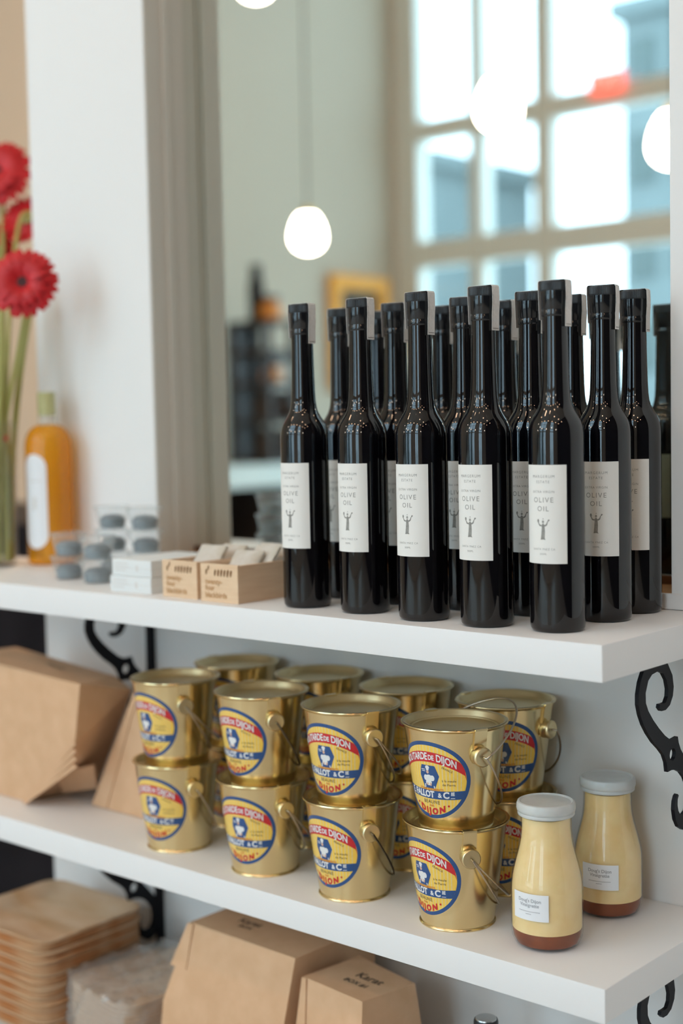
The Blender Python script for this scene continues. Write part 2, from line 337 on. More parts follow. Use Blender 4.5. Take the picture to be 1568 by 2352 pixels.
# ------------------------------------------------------------------ olive oil bottles
RB = .0258
def make_bottle():
    root = empty('olive_oil_bottle', (0, 0, 0))
    prof = [(0, .004), (.012, .002), (.0205, 0), (.0236, .0008), (.0252, .0034), (RB, .008), (RB, .168), (.0258, .178), (.0256, .184), (.0249, .1895), (.0234, .1945), (.0209, .1993), (.0181, .2037), (.0157, .2082), (.0142, .2132), (.0133, .220), (.0127, .231), (.0121, .255), (.0117, .280), (.0117, .295), (0, .295)]
    MB().lathe(prof, 64).build('glass', 'bottle_glass', root, 60)
    MB().lathe([(.0118, .290), (.0122, .2905), (.0122, .2945), (.0117, .2955), (.0117, .2965), (.0123, .2975), (.0128, .3135), (.0, .3135)], 48).build('sleeve', 'sleeve_black', root, 50)
    cp = MB().lathe([(0, .3132), (.0129, .3132), (.0135, .3145), (.0135, .3205), (.0128, .3222), (.0115, .3225), (0, .3225)], 120, rfun=lambda r, i, j: r-(.00035 if (i in (2, 3) and j % 2) else 0))
    cp.build('cap', 'cap_black', root)
    Rl = RB+.00018; mp = lambda u, v: (Rl*cos(-pi/2+u/Rl), Rl*sin(-pi/2+u/Rl), .1095+v)
    hw, hh = .0225, .0452
    lb = MB().strip(lin(-hw, hw, 24), lambda u: -hh, lambda u: hh, mp, 4).build('label', 'label_paper', root, 60)
    Ri = Rl+.00012; mi = lambda u, v: (Ri*cos(-pi/2+u/Ri), Ri*sin(-pi/2+u/Ri), .1095+v)
    ink = MB()
    for body, sz, v, sp in (('MARGERUM', .0037, .0345, 1.25), ('ESTATE', .0035, .0296, 1.25), ('EXTRA VIRGIN', .0031, .0206, 1.15), ('OLIVE', .0066, .0130, 1.25), ('OIL', .0066, .0050, 1.25), ('SANTA YNEZ CA', .0027, -.0320, 1.15), ('500ML', .0024, -.0364, 1.1)):
        ink.flat(shift(text(body, sz, -.00001, sp), 0, v), mi)
    # robed figure with raised arms
    for pl in ([(-.0026, -.0231), (.0028, -.0231), (.0018, -.0222), (.0021, -.016), (.0017, -.0105), (.0022, -.0095), (-.0015, -.0095), (-.0012, -.012), (-.0017, -.018), (-.0022, -.0222)],
               [(-.0015, -.0098), (-.0032, -.0092), (-.0048, -.0070), (-.0055, -.0072), (-.0038, -.0105), (-.0015, -.0110)],
               [(.0018, -.0098), (.0032, -.0088), (.0045, -.0062), (.0052, -.0062), (.0042, -.0098), (.0020, -.0112)],
               [(-.0046, -.0042), (-.0058, -.0046), (-.0062, -.0060), (-.0056, -.0074), (-.0044, -.0078), (-.0040, -.0058)],
               [(.0050, -.0050), (.0058, -.0044), (.0068, -.0050), (.0060, -.0060), (.0048, -.0066)],
               [(.0011*cos(a)+.0002, -.0068+.0014*sin(a)) for a in lin(0, 2*pi, 10)[:-1]], [(-.0004, -.0044), (.0010, -.0044), (.0004, -.0034)], [(-.0005, -.0085), (.0009, -.0085), (.0014, -.0096), (-.0011, -.0096)]):
        ink.flat((pl, [tuple(range(len(pl)))]), mi)
    ink.build('lettering', 'label_ink', lb)
    mb = lambda u, v: (Rl*cos(pi/2+u/Rl), Rl*sin(pi/2+u/Rl), .117+v)
    bl = MB().strip(lin(-.019, .019, 20), lambda u: -.036, lambda u: .036, mb, 4).build('back_label', 'back_label', root, 60)
    # paper strip over the cap
    path = [(-.0131, .2875), (-.0136, .300), (-.0141, .3150), (-.0140, .3215), (-.0130, .3230), (0, .32305), (.0130, .3230), (.0143, .3215), (.0146, .3150), (.0147, .306), (.0140, .296), (.0137, .2805)]
    st = MB()
    for k in range(len(path)-1):
        (a, b), (c, d) = path[k], path[k+1]; n = Vector((-(d-b), c-a)).normalized()*.00025
        st.add([(a, -.0056, b), (a, .0056, b), (c, .0056, d), (c, -.0056, d), (a+n.x, -.0056, b+n.y), (a+n.x, .0056, b+n.y), (c+n.x, .0056, d+n.y), (c+n.x, -.0056, d+n.y)],
               [(0, 1, 2, 3), (4, 7, 6, 5), (0, 3, 7, 4), (1, 5, 6, 2), (0, 4, 5, 1), (2, 6, 7, 3)])
    so = st.build('tax_strip', 'strip_paper', root)
    dk = MB()
    def sx_at(z):
        for (a, b), (c, d) in zip(path[7:-1], path[8:]):
            if d <= z <= b: return a+(c-a)*(b-z)/(b-d)
        return path[-1][0]
    z = .3140
    while z > .2830:
        for y in (-.0044,):
            xa, xb = sx_at(z)+.00040, sx_at(z-.0008)+.00040
            dk.add([(xa, y-.0002, z), (xa, y+.0002, z), (xb, y+.0002, z-.0008), (xb, y-.0002, z-.0008)], [(0, 1, 2, 3)])
        z -= .0014
    xa = sx_at(.2825)+.0004; dk.add([(xa, -.0044, .2828), (xa, .0044, .2828), (xa, .0044, .2822), (xa, -.0044, .2822)], [(0, 1, 2, 3)])
    dk.build('strip_print', 'strip_ink', so)
    return root
proto = make_bottle()
rows = ['row along the shelf edge', 'middle row', 'row against the mirror']; nth = ['first', 'second', 'third', 'fourth', 'fifth']
PX = [[-.3929, -.3117, -.2285, -.1525, -.0790], [-.410, -.326, -.237, -.157, -.0764], [-.413, -.3195, -.237, -.1525, -.0806]]
PY = [[.0519, .0521, .0446, .0452, .0543], [.1345, .1275, .130, .132, .1355], [.2035, .2025, .2030, .2020, .2035]]
PR = [[2, 0, 1, -1, 3], [4, 8, 6, 9, 12], [0, 3, -3, 5, 10]]
bottles = []
for j in range(3):
    for i in range(5):
        b = proto if (i, j) == (0, 0) else copy_tree(proto)
        b.location = (PX[j][i], PY[j][i], S); b.rotation_euler = (0, 0, rad(PR[j][i]))
        tag(b, 'dark olive oil bottle, %s, %s from the wooden boxes' % (rows[j], nth[i]), 'bottle', 'olive oil bottles on the upper shelf')

# ------------------------------------------------------------------ gold mustard pails
HP = .1055
def pr_(z): return .0372+(.0512-.0372)*z/.103
def make_pail():
    root = empty('mustard_pail', (0, 0, 0))
    MB().lathe([(0, .003), (.0360, .003), (.0366, 0), (.0384, 0), (.0388, .0011), (.0382, .0023), (.0372, .003), (pr_(.02), .02), (pr_(.05), .05), (pr_(.08), .08), (pr_(.0995), .0995), (.0515, .1022), (.0535, .1035), (.0541, .1046), (.0537, .1055), (.0524, .1056), (.0508, .1050), (.0500, .1035)], 72, cap=False).build('body', 'gold_tin', root, 40)
    MB().lathe([(.0522, .1058), (.0500, .1056), (.0490, .1045), (.0480, .0995), (.0470, .0985), (.0455, .0988), (.0445, .0999), (.0432, .0999), (.0424, .0986), (0, .0986)], 72, cap=False).build('lid', 'gold_lid', root, 40)
    # printed label, laid out flat (u, v) and wrapped on the cone
    a, b, zc = .0418, .0392, .0535; rc = pr_(zc)
    def wrap(off): return lambda u, v: ((pr_(zc+v)+off)*cos(-pi/2+u/rc), (pr_(zc+v)+off)*sin(-pi/2+u/rc), zc+v)
    def ell(k, n=40): return [k*a*-cos(pi*i/n) for i in range(n+1)]
    e = lambda k, kb: (lambda u: kb*b*sqrt(max(0, 1-(u/(k*a))**2)))
    lab = MB().strip(ell(1), lambda u: -e(1, 1)(u), e(1, 1), wrap(.00012), 14).build('label', 'print_blue', root, 60)
    k = .905
    hi = e(k, k); lo = lambda u: -hi(u)
    MB().strip(ell(k), lo, hi, wrap(.00022), 14).build('yellow_field', 'print_yellow', lab, 60)
    st = MB()
    for i in range(-9, 10):
        u0 = i*.0036; w_ = .00055
        if abs(u0) < k*a-.003: st.strip([u0-w_, u0+w_], lo, hi, wrap(.0003), 12)
    st.build('pale_stripes', 'print_pale', lab, 60)
    clip = lambda fn: (lambda u: max(lo(u), min(hi(u), fn(u))))
    us = lin(-k*a, k*a, 44)
    bt = lambda u: .0290-9.6*u*u; bb = lambda u: .0185-9.6*u*u
    MB().strip(us, clip(bb), clip(bt), wrap(.0004), 4).build('red_band', 'print_red', lab, 60)
    nt_ = lambda u: -.0105+.9*u*u; nb = lambda u: -.0190+.9*u*u
    MB().strip(us, clip(nb), clip(nt_), wrap(.0004), 4).build('navy_band', 'print_blue', lab, 60)
    hx = [(-.0085, .0150), (.0068, .0150), (.0110, .0045), (.0060, -.0082), (-.0065, -.0082), (-.0105, .0045)]
    hm = MB()
    m_ = wrap(.00042); n_ = 10
    top = [(hx[5][0], hx[5][1]), hx[0], hx[1], hx[2]]; bot = [hx[5], hx[4], hx[3], hx[2]]
    def pl(pts): 
        def f(u):
            for (x0, y0), (x1, y1) in zip(pts, pts[1:]):
                if x0 <= u <= x1: return y0+(y1-y0)*(u-x0)/(x1-x0)
            return pts[-1][1]
        return f
    hm.strip(lin(hx[5][0], hx[2][0], 16), pl(bot), pl(top), m_, 3); hm.build('emblem', 'print_blue', lab, 60)
    def blob(mb, cx, cy, rx, ry, n=12, m=None): 
        pts = [(cx+rx*cos(t), cy+ry*sin(t)) for t in lin(0, 2*pi, n)[:-1]]; mb.flat((pts, [tuple(range(len(pts)))]), m)
    mw = wrap(.00055); cw = MB()
    blob(cw, -.0012, .0128, .0023, .0019, m=mw); blob(cw, -.0012, .0108, .0016, .0014, m=mw); blob(cw, -.0003, .0018, .0042, .0038, m=mw); blob(cw, -.0040, .0022, .0022, .0030, m=mw); blob(cw, .0036, .0022, .0024, .0030, m=mw); blob(cw, -.0008, -.0024, .0036, .0032, m=mw)
    for q in ([(-.0060, -.0080), (.0058, -.0080), (.0056, -.0056), (-.0058, -.0040)], [(-.0082, .0108), (-.0040, .0106), (-.0040, .0099), (-.0082, .0101)], [(-.0078, .0092), (-.0040, .0090), (-.0040, .0083), (-.0078, .0085)]): cw.flat((q, [(0, 1, 2, 3)]), mw)
    cw.build('cook_figure', 'print_white', lab)
    ms = wrap(.0006); cs = MB(); blob(cs, -.0012, .0082, .0015, .0018, m=ms); blob(cs, .0014, -.0042, .0010, .0018, m=ms); blob(cs, -.0022, -.0040, .0009, .0015, m=ms); cs.build('cook_skin', 'print_skin', lab)
    mt = wrap(.0006)
    wt = MB(); wp = lambda x: -9.6*x*x
    wt.flat(shift(text('MOUTARDE', .0102, .0003, .95, .64), -.0172, .0238, wp), mt); wt.flat(shift(text('DE', .0070, .00022, .95, .72), .0038, .0232, wp), mt); wt.flat(shift(text('DIJON', .0102, .0003, .98, .68), .0186, .0238, wp), mt)
    np_ = lambda x: .9*x*x
    wt.build('mustard_lettering', 'print_white', lab); wt = MB()
    wt.flat(shift(text('E. FALLOT', .0090, .00038, .95, .86), -.0125, -.0147, np_), mt); wt.flat(shift(text('&', .0066, .0002, 1, .95), .0104, -.0150, np_), mt); wt.flat(shift(text('C', .0092, .00038, 1, 1), .0172, -.0147, np_), mt); wt.flat(shift(text('IE', .0048, .0002, 1.05, 1), .0240, -.0132, np_), mt)
    wt.strip(lin(.0218, .0262, 4), lambda u: -.0178+.9*u*u, lambda u: -.0172+.9*u*u, mt, 1)
    wt.build('maker_lettering', 'print_white', lab)
    rt = MB(); sm = lambda x: 16*x*x
    rt.flat(shift(text('DIJON', .0086, .00048, 1.4, 1.0), 0, -.0322, sm), mt); blob(rt, .0195, -.0252, .0011, .0011, m=mt); blob(rt, -.0195, -.0252, .0011, .0011, m=mt)
    rt.build('red_lettering', 'print_red', lab)
    ot = MB(); ot.flat(shift(text('ETABLISSEMENTS', .0034, .00006, 1.05, 1.02), .001, -.0094, np_), mt); ot.flat(shift(text('PRES', .0026, .00006, 1.1), 0, -.0263), mt); ot.build('orange_lettering', 'print_orange', lab)
    gt = MB(); gt.flat(shift(text('BEAUNE', .0052, 0, 1.12, .95), 0, -.0224), mt); gt.flat(shift(text('FRANCE', .0030, 0, 1.02), .0190, .0118, None, rad(-24)), mt)
    gt.flat(shift(text('à la meule', .0034, 0, 1.02), .0205, .0005), mt); gt.flat(shift(text('de Pierre', .0034, 0, 1.02), .0205, -.0036), mt); gt.build('dark_lettering', 'print_grey', lab)
    # ears with caps, wire handle
    KZ = .079
    for az in (rad(-27), rad(153)):
        ca, sa = cos(az), sin(az); rk = pr_(KZ)
        tr = lambda d, t, z: (ca*d-sa*t, sa*d+ca*t, z)
        em = MB()
        for z0, z1, w_ in ((.072, .1044, .0068),):
            pts = [tr(d, t, z) for (d, z) in ((pr_(z0)-.0004, z0), (pr_(z1)-.0006, z1)) for t in (-w_, w_)]; p2 = [tr(d, t, z) for (d, z) in ((pr_(z0)+.0012, z0), (.0540, z1)) for t in (-w_, w_)]
            em.hull([Vector(q) for q in pts+p2])
        em.hull([Vector(tr(d, t, z)) for d in (.0488, .0548) for t in (-.0068, .0068) for z in (.1044, .1062)])
        ear = em.build('ear', 'gold_tin', root)
        kp = [(0, 0), (.0092, 0), (.0096, .001), (.0092, .0072), (.0098, .0078), (.0096, .0098), (.0086, .0108), (0, .0108)]
        km = MB().lathe(kp, 28); km.v = [tr(rk-.0005+z, x, KZ+y) for x, y, z in km.v]
        km.build('knob', 'gold_lid', ear, 40)
    return root
def handle_mesh(phi):
    a = Vector((cos(rad(-27)), sin(rad(-27)), 0)); b = Vector((cos(rad(63)), sin(rad(63)), 0)); up = Vector((0, 0, 1)); L, Rh = pr_(.079)+.0125, .074
    pts = [a*(L-.004)+up*.079]
    for i in range(33):
        t = pi*i/32; pts.append(a*(L+.0035*abs(cos(t))**3)*cos(t)+(b*cos(phi)+up*sin(phi))*Rh*sin(t)+up*.079)
    pts.append(-a*(L-.004)+up*.079)
    return MB().tube(pts, .0011, 8)
pail0 = make_pail(); h_down = handle_mesh(rad(-47)).data('handle', 'wire_steel', 60); h_up = handle_mesh(rad(33)).data('handle', 'wire_steel', 60); h_mid = handle_mesh(rad(-58)).data('handle', 'wire_steel', 60)
FX = [-.6199, -.4761, -.3429, -.2058]; BX = [-.632, -.492, -.359, -.2235]
AZ = {('f', 0): (-84, -94), ('f', 1): (-83, -93), ('f', 2): (-93, -87), ('f', 3): (-102, -88), ('b', 0): (-80, -72), ('b', 1): (-82, -75), ('b', 2): (-78, -84), ('b', 3): (-72, -62)}
first = True; fourth = ['first', 'second', 'third', 'fourth']
for row, xs_, y, rl in (('f', FX, .0615, 'front row'), ('b', BX, .1765, 'back row')):
    for i, x in enumerate(xs_):
        for lv in (0, 1):
            pa = pail0 if first else copy_tree(pail0); first = False
            pa.location = (x, y, S+HL+lv*.0988); pa.rotation_euler = (0, 0, rad(AZ[(row, i)][lv]+90))
            hd = bpy.data.objects.new('handle', h_up if (row, i, lv) == ('f', 3, 1) else (h_down if (i+lv) % 2 else h_mid)); COL.objects.link(hd); hd.parent = pa
            tag(pa, 'gold mustard pail, %s pail of its stack, %s, %s stack from the kraft boxes' % (('lower', 'upper')[lv], rl, fourth[i]), 'pail', 'gold mustard pails')

# ------------------------------------------------------------------ vinaigrette bottles
def make_vin():
    root = empty('vinaigrette_bottle', (0, 0, 0)); R = .0346
    op = [(0, .002), (.024, .0006), (.0275, .0008), (.0312, .0035), (.0336, .0085), (R, .015), (R, .052), (.0343, .060), (.0332, .068), (.0312, .077), (.0286, .0865), (.0264, .095), (.0250, .103), (.0243, .112), (.0240, .128)]
    MB().lathe(op+[(.0225, .128)], 64, cap=False).build('glass', 'clear_glass', root, 60)
    inn = [(r-.0014 if r > .01 else r, z+.0) for r, z in op]
    def cut(z0, z1):
        pts = [q for q in inn if z0 < q[1] < z1 and q[0] > .01]
        def at(z):
            for (r0, a), (r1, b) in zip(inn, inn[1:]):
                if a <= z <= b and b > a: return r0+(r1-r0)*(z-a)/(b-a)
            return inn[-1][0]
        return [(0, z0), (at(z0), z0)]+pts+[(at(z1), z1), (0, z1)]
    MB().lathe(cut(.0172, .1240), 64).build('dressing', 'vinaigrette', root, 50)
    MB().lathe(cut(.0036, .0171), 64).build('oil', 'oil_layer', root, 50)
    MB().lathe([(.0250, .1262), (.0266, .1258), (.0272, .1266), (.0272, .1286), (.0268, .1292), (.0277, .1300), (.0282, .1320), (.0280, .1362), (.0270, .1385), (.0256, .1391), (.0246, .1385), (.0238, .1378), (0, .1378)], 64).build('lid', 'lid_plastic', root, 40)
    Rl = R+.0003; mp = lambda u, v: (Rl*cos(-pi/2+u/Rl), Rl*sin(-pi/2+u/Rl), .0445+v)
    lb = MB().strip(lin(-.0192, .0192, 16), lambda u: -.0128, lambda u: .0128, mp, 3).build('label', 'sticker_white', root, 60)
    Ri = Rl+.00015; mi = lambda u, v: (Ri*cos(-pi/2+u/Ri), Ri*sin(-pi/2+u/Ri), .0445+v)
    ink = MB(); ink.flat(shift(text("Doug's Dijon", .0046, .00004), 0, .0062), mi); ink.flat(shift(text('Vinaigrette', .0046, .00004), 0, .0018), mi)
    for v, hw in ((-.0042, .0115), (-.0066, .0035)):
        n = int(hw*2/.0012)
        for q in range(n): ink.strip([-hw+q*.0012, -hw+q*.0012+.0008], lambda u: v-.0003, lambda u: v+.0003, mi, 1)
    ink.build('lettering', 'ink_soft', lb)
    return root
v0 = make_vin(); v0.location = (-.101, .0644, S+HL); v0.rotation_euler = (0, 0, rad(4)); tag(v0, 'vinaigrette bottle with white lid standing nearer the shelf edge', 'bottle', 'vinaigrette bottles')
v1 = copy_tree(v0); v1.location = (-.1001, .1773, S+HL); v1.rotation_euler = (0, 0, rad(16)); tag(v1, 'vinaigrette bottle with white lid standing back against the wall', 'bottle', 'vinaigrette bottles')

# ------------------------------------------------------------------ wooden boxes with packets, cartons
def wood_box(x0, x1, y0, y1, h, label, packs):
    root = empty('wooden_box', ((x0+x1)/2, y0, S)); w_, d = (x1-x0)/2, y1-y0; t = .004
    for nm, b in (('front_panel', (-w_, w_, 0, t, 0, h)), ('back_panel', (-w_, w_, d-t, d, 0, h)), ('side_panel', (-w_, -w_+t, t, d-t, 0, h-.0005)), ('side_panel', (w_-t, w_, t, d-t, 0, h-.0005)), ('bottom_panel', (-w_+t, w_-t, t, d-t, 0, t))):
        pn = MB().bbox(*b, .0004).build(nm, 'birch', root)
        if nm == 'front_panel': fp = pn
    mf = lambda u, v: (u, -.0003, v)
    ink = MB()
    k = 0
    for bx, by, s_ in ((-.020, .0330, 1.0), (-.0165, .0375, .8), (-.006, .0325, 1.1), (-.001, .0325, 1.2), (.004, .0325, 1.25), (.009, .0325, 1.2), (.014, .0325, 1.3), (.019, .0325, 1.15)):
        q = [(-.0012, -.0025), (.0004, -.0025), (.0010, 0), (.0018, .0022), (.0008, .0034), (-.0004, .0030), (-.0014, .0006)]
        ink.flat(([(bx+a*s_, by+b*s_*1.1) for a, b in q], [tuple(range(len(q)))]), mf)
    ink.build('bird_print', 'burnt_ink', fp)
    lt = MB()
    for body, v in (('twenty-', .0225), ('four', .0155), ('blackbirds', .0075)): 
        vf = text(body, .0085, .0002, 1.0); mx = min(q[0] for q in vf[0]); lt.flat(shift(vf, -.022-mx, v), mf)
    lt.build('lettering', 'burnt_ink_light', fp)
    tag(root, label, 'box', 'wooden packet boxes')
    for i, (dx, dy, rz, tl, lab) in enumerate(packs):
        pk = empty('wrapped_packet', ((x0+x1)/2+dx, y0+dy, S+.0075), rad(rz))
        m = MB(); n = 10
        bm = bmesh.new(); bmesh.ops.create_cube(bm, size=1); bmesh.ops.subdivide_edges(bm, edges=bm.edges[:], cuts=4, use_grid_fill=True)
        for v in bm.verts:
            x, y, z = v.co; pil = max(0, 1-(2*z)**4)*max(0, 1-(2*x)**4)
            v.co = Vector((x*.040, y*.009*(.35+.65*pil), z*.062+.031))+Vector((random.uniform(-.0007, .0007), random.uniform(-.0007, .0007), random.uniform(-.0007, .0007)))
        m.frombm(bm); a = rad(tl); m.v = [(x, y*cos(a)-z*sin(a)*-1, -y*sin(a)+z*cos(a)) for x, y, z in m.v]
        fo = m.build('film', 'packet_film', pk, 50)
        c_ = MB().bbox(-.012, .012, -.0052, -.0046, .016, .034, .0002); c_.v = [(x, y*cos(a)+z*sin(a), -y*sin(a)+z*cos(a)) for x, y, z in c_.v]
        c_.build('chocolate_window', 'chocolate', pk)
        tag(pk, lab, 'packet', 'wrapped packets in the wooden boxes')
wood_box(-.5925, -.5345, .022, .122, .0425, 'open birch box of packets between the white cartons and its twin',
         [(0, .020, 3, 40, 'wrapped packet at the front of the birch box beside the cartons'), (.002, .046, -4, 42, 'wrapped packet in the middle of the birch box beside the cartons')])
wood_box(-.5240, -.4650, .018, .118, .0425, 'open birch box of packets standing next to the olive oil bottles',
         [(-.002, .014, 5, 44, 'wrapped packet at the front of the birch box beside the bottles'), (.003, .036, -6, 38, 'second wrapped packet in the birch box beside the bottles'), (-.001, .058, 3, 36, 'rearmost wrapped packet in the birch box beside the bottles')])
for i in range(2):
    ca = empty('white_carton', (-.6495, .022+.002*i, S+.0196*i), rad(3-2*i))
    bd = MB().bbox(-.0345, .0345, 0, .105, 0, .0194, .0008).build('carton_body', 'carton_white', ca, 40)
    ln = MB()
    for v, hw in ((.0135, .012), (.0095, .013), (.0055, .010)): ln.add([(-.030, -.0003, v), (-.030+hw*2, -.0003, v), (-.030+hw*2, -.0003, v+.0016), (-.030, -.0003, v+.0016)], [(0, 1, 2, 3)])
    ln.add([(.008, -.0003, .006), (.012, -.0003, .006), (.012, -.0003, .013), (.008, -.0003, .013)], [(0, 1, 2, 3)])
    ln.build('faint_print', 'ink_soft' if False else 'back_print', ca) if 'back_print' in MATS else ln.build('faint_print', 'strip_paper', ca)
    MB().box(-.0346, .0346, -.0002, .1052, .0092, .0097).build('lid_seam', 'strip_paper', ca)
    tag(ca, 'flat white carton beside the birch boxes, %s of the two' % ('lower' if i == 0 else 'upper'), 'box', 'white cartons')

# clear cups
def make_cup():
    root = empty('deli_cup', (0, 0, 0))
    MB().lathe([(0, .001), (.0165, .0008), (.0175, .0015), (.0225, .027), (.0232, .0275), (.0232, .0285), (.0215, .0285)], 40, cap=False).build('cup', 'cup_plastic', root, 50)
    MB().lathe([(0, .0016), (.0150, .0018), (.0172, .0135), (.012, .0185), (0, .0202)], 36).build('filling', 'blueberry_fill', root, 50)
    MB().lathe([(.0235, .0272), (.0244, .0276), (.0244, .0300), (.0232, .0308), (.0205, .0308), (.0195, .0296), (0, .0296)], 40, cap=False).build('lid', 'cup_plastic', root, 50)
    return root
c0 = make_cup(); st_ = [(-.8368, .078, 2, 'in the stack beside the amber bottle'), (-.7668, .068, 2, 'in the stack beside the white cartons'), (-.834, .150, 3, 'in the rear stack nearer the amber bottle'), (-.7776, .158, 3, 'in the rear stack nearer the mirror jamb')]
fst = True
for x, y, n, where in st_:
    for k in range(n):
        cc = c0 if fst else copy_tree(c0); fst = False
        cc.location = (x+random.uniform(-.001, .001), y, S+k*.0300); lv = ['bottom', 'top'] if n == 2 else ['bottom', 'middle', 'top']
        tag(cc, 'clear lidded cup of dark filling, %s one %s' % (lv[k], where), 'cup', 'clear lidded cups')

# amber bottle
ab = empty('amber_bottle', (-1.024, .192, S))
MB().lathe([(0, .003), (.028, .0), (.0318, .002), (.0335, .007), (.0335, .168), (.0326, .177), (.0300, .186), (.0255, .1935), (.0190, .1985), (.0140, .2005), (0, .2006)], 56).build('glass_body', 'amber_glass', ab, 60)
MB().lathe([(.0138, .2004), (.0125, .203), (.0120, .2175), (0, .2175)], 40).build('neck', 'neck_glass', ab, 50)
MB().lathe([(.0122, .214), (.0128, .2143), (.0128, .2462), (.0120, .2472), (0, .2472)], 40).build('cap', 'cap_olive', ab, 50)
Rl = .0338; mp = lambda u, v: (Rl*cos(rad(-76)+u/Rl), Rl*sin(rad(-76)+u/Rl), .0915+v)
lb = MB().strip([-.0195*cos(pi*i/30) for i in range(31)], lambda u: -.048-.0195*sqrt(max(0, 1-(u/.0195)**2)), lambda u: .048+.0195*sqrt(max(0, 1-(u/.0195)**2)), mp, 10).build('oval_label', 'sticker_white', ab, 60)
ink = MB(); Ri = Rl+.0003; mi = lambda u, v: (Ri*cos(rad(-76)+u/Ri), Ri*sin(rad(-76)+u/Ri), .0915+v)
ink.strip(lin(-.012, .012, 6), lambda u: .0285, lambda u: .0300, mi, 1); ink.strip([-.003, .003], lambda u: -.012, lambda u: .006, mi, 2); ink.build('faint_print', 'strip_paper', lb)
tag(ab, 'amber glass bottle with olive cap and tall oval white label', 'bottle')

# vase with gerberas
VC = Vector((-1.072, .126, S))
va = empty('glass_vase', VC)
MB().lathe([(0, .006), (.031, .006), (.0325, .012), (.0350, .205), (.0362, .206), (.0375, .205), (.0348, .006), (.0338, 0), (0, 0)], 48).build('glass', 'clear_glass', va, 50)
MB().lathe([(0, .0065), (.0305, .0065), (.0335, .130), (0, .130)], 40).build('water', 'water', va, 50)
tag(va, 'clear glass vase of red gerberas at the end of the shelf wall', 'vase')
def petal_data(L, w_, name):
    m = MB(); n = 6; vs = []; fs = []
    for i in range(n+1):
        t = i/n; ww_ = w_*(.35+.65*sin(pi*min(1, .18+t*.72)))*(1 if t < .93 else .55); z = .010*sin(t*1.9)-.010*t*t
        for j in (-1, 0, 1): vs.append((t*L+.006, j*ww_, z-(abs(j))*.0016))
    for i in range(n):
        for j in range(2): fs.append((i*3+j, (i+1)*3+j, (i+1)*3+j+1, i*3+j+1))
    m.add(vs, fs); k = len(vs); m.add([(x, y, z-.0006) for x, y, z in vs], [f[::-1] for f in fs]); return m.data(name, 'petal_red', 60)
pet1, pet2 = petal_data(.043, .0080, 'petal'), petal_data(.032, .0066, 'petal')
eye = MB().lathe([(0, -.004), (.008, -.004), (.0135, 0), (.0125, .0045), (.007, .0065), (0, .0055)], 28).data('eye', 'flower_eye', 40)
sep = MB().lathe([(0, -.016), (.003, -.015), (.008, -.008), (.0125, -.0035), (0, -.003)], 20).data('sepal', 'stem_green', 40)
def gerbera(pos, facing, base, label, sc=1.0):
    pos, facing, base = Vector(pos), Vector(facing).normalized(), Vector(base)
    root = empty('gerbera', pos); q = facing.to_track_quat('Z', 'Y'); root.rotation_euler = q.to_euler(); root.scale = (sc,)*3
    for dat, n, z, tilt in ((pet1, 26, 0, 0), (pet2, 18, .003, 12)):
        for i in range(n):
            o = bpy.data.objects.new('petal', dat); COL.objects.link(o); o.parent = root
            a = 2*pi*i/n+random.uniform(-.06, .06); o.location = (0, 0, z+.0012*(i % 2)); o.rotation_euler = (random.uniform(-.1, .1), -rad(tilt+random.uniform(-4, 5)), a)
    for nm, d in (('eye', eye), ('sepal', sep)):
        o = bpy.data.objects.new(nm, d); COL.objects.link(o); o.parent = root
    # stem in the flower's own frame
    inv = (Matrix.Translation(pos) @ q.to_matrix().to_4x4() @ Matrix.Scale(sc, 4)).inverted()
    a0, a3 = pos-facing*.012, base; a1 = a0-facing*.05+Vector((0, 0, -.03)); a2 = a3+Vector((0, 0, .16))
    pts = []
    for i in range(21):
        t = i/20; pts.append(inv @ (a0*(1-t)**3+a1*3*t*(1-t)**2+a2*3*t*t*(1-t)+a3*t**3))
    MB().tube(pts, .0036, 8).build('stem', 'stem_green', root, 60)
    tag(root, label, 'flower', 'red gerberas in the vase')
def vb_(dx, dy): return (VC.x+dx, VC.y+dy, S+.008)
gerbera((-.990, .134, S+.397), (.65, -.76, .18), vb_(.012, -.012), 'red gerbera with dark eye hanging in front of the wall end')
gerbera((-1.246, .280, S+.598), (.55, -.70, .30), vb_(-.012, .012), 'topmost red gerbera, partly behind the wall end', 1.15)
gerbera((-1.266, .262, S+.478), (.70, -.60, .05), vb_(-.018, -.004), 'red gerbera with dark eye just below the topmost one', 1.05)
gerbera((-1.195, .300, S+.524), (-.30, .80, -.45), vb_(.010, .014), 'red gerbera seen from behind with green sepals', .95)
SW = ('nearest the amber bottle', 'against the shelf-edge side of the vase', 'away from the amber bottle', 'leaning towards the wall', 'crossing the middle', 'leaning towards the shelf edge', 'shortest of the bunch', 'tallest of the bunch')
for k, (dx, dy, tx, ty, h) in enumerate(((.027, .004, -.030, .03, .40), (.006, -.026, .030, .02, .36), (-.024, .010, -.02, -.02, .42), (.018, .018, .004, .05, .38), (.020, -.016, -.05, .04, .37), (.001, -.004, .036, -.03, .37), (.024, -.008, .010, .012, .30), (.010, .022, -.03, .02, .45))):
    root = empty('flower_stem', vb_(dx, dy))
    MB().tube([(tx*t*t, ty*t*t, h*t) for t in lin(0, 1, 10)], .0046, 8).build('stalk', 'stem_green', root, 60)
    if k in (0, 2): MB().lathe([(.0047, .17), (.0056, .171), (.0056, .178), (.0047, .179)], 16, c=(tx*.18, ty*.18, 0)).build('band', 'rubber_band', root, 50)
    tag(root, 'bare green stem in the vase, '+SW[k]+(', orange rubber band' if k in (0, 2) else ''), 'stem', 'bare stems in the vase')

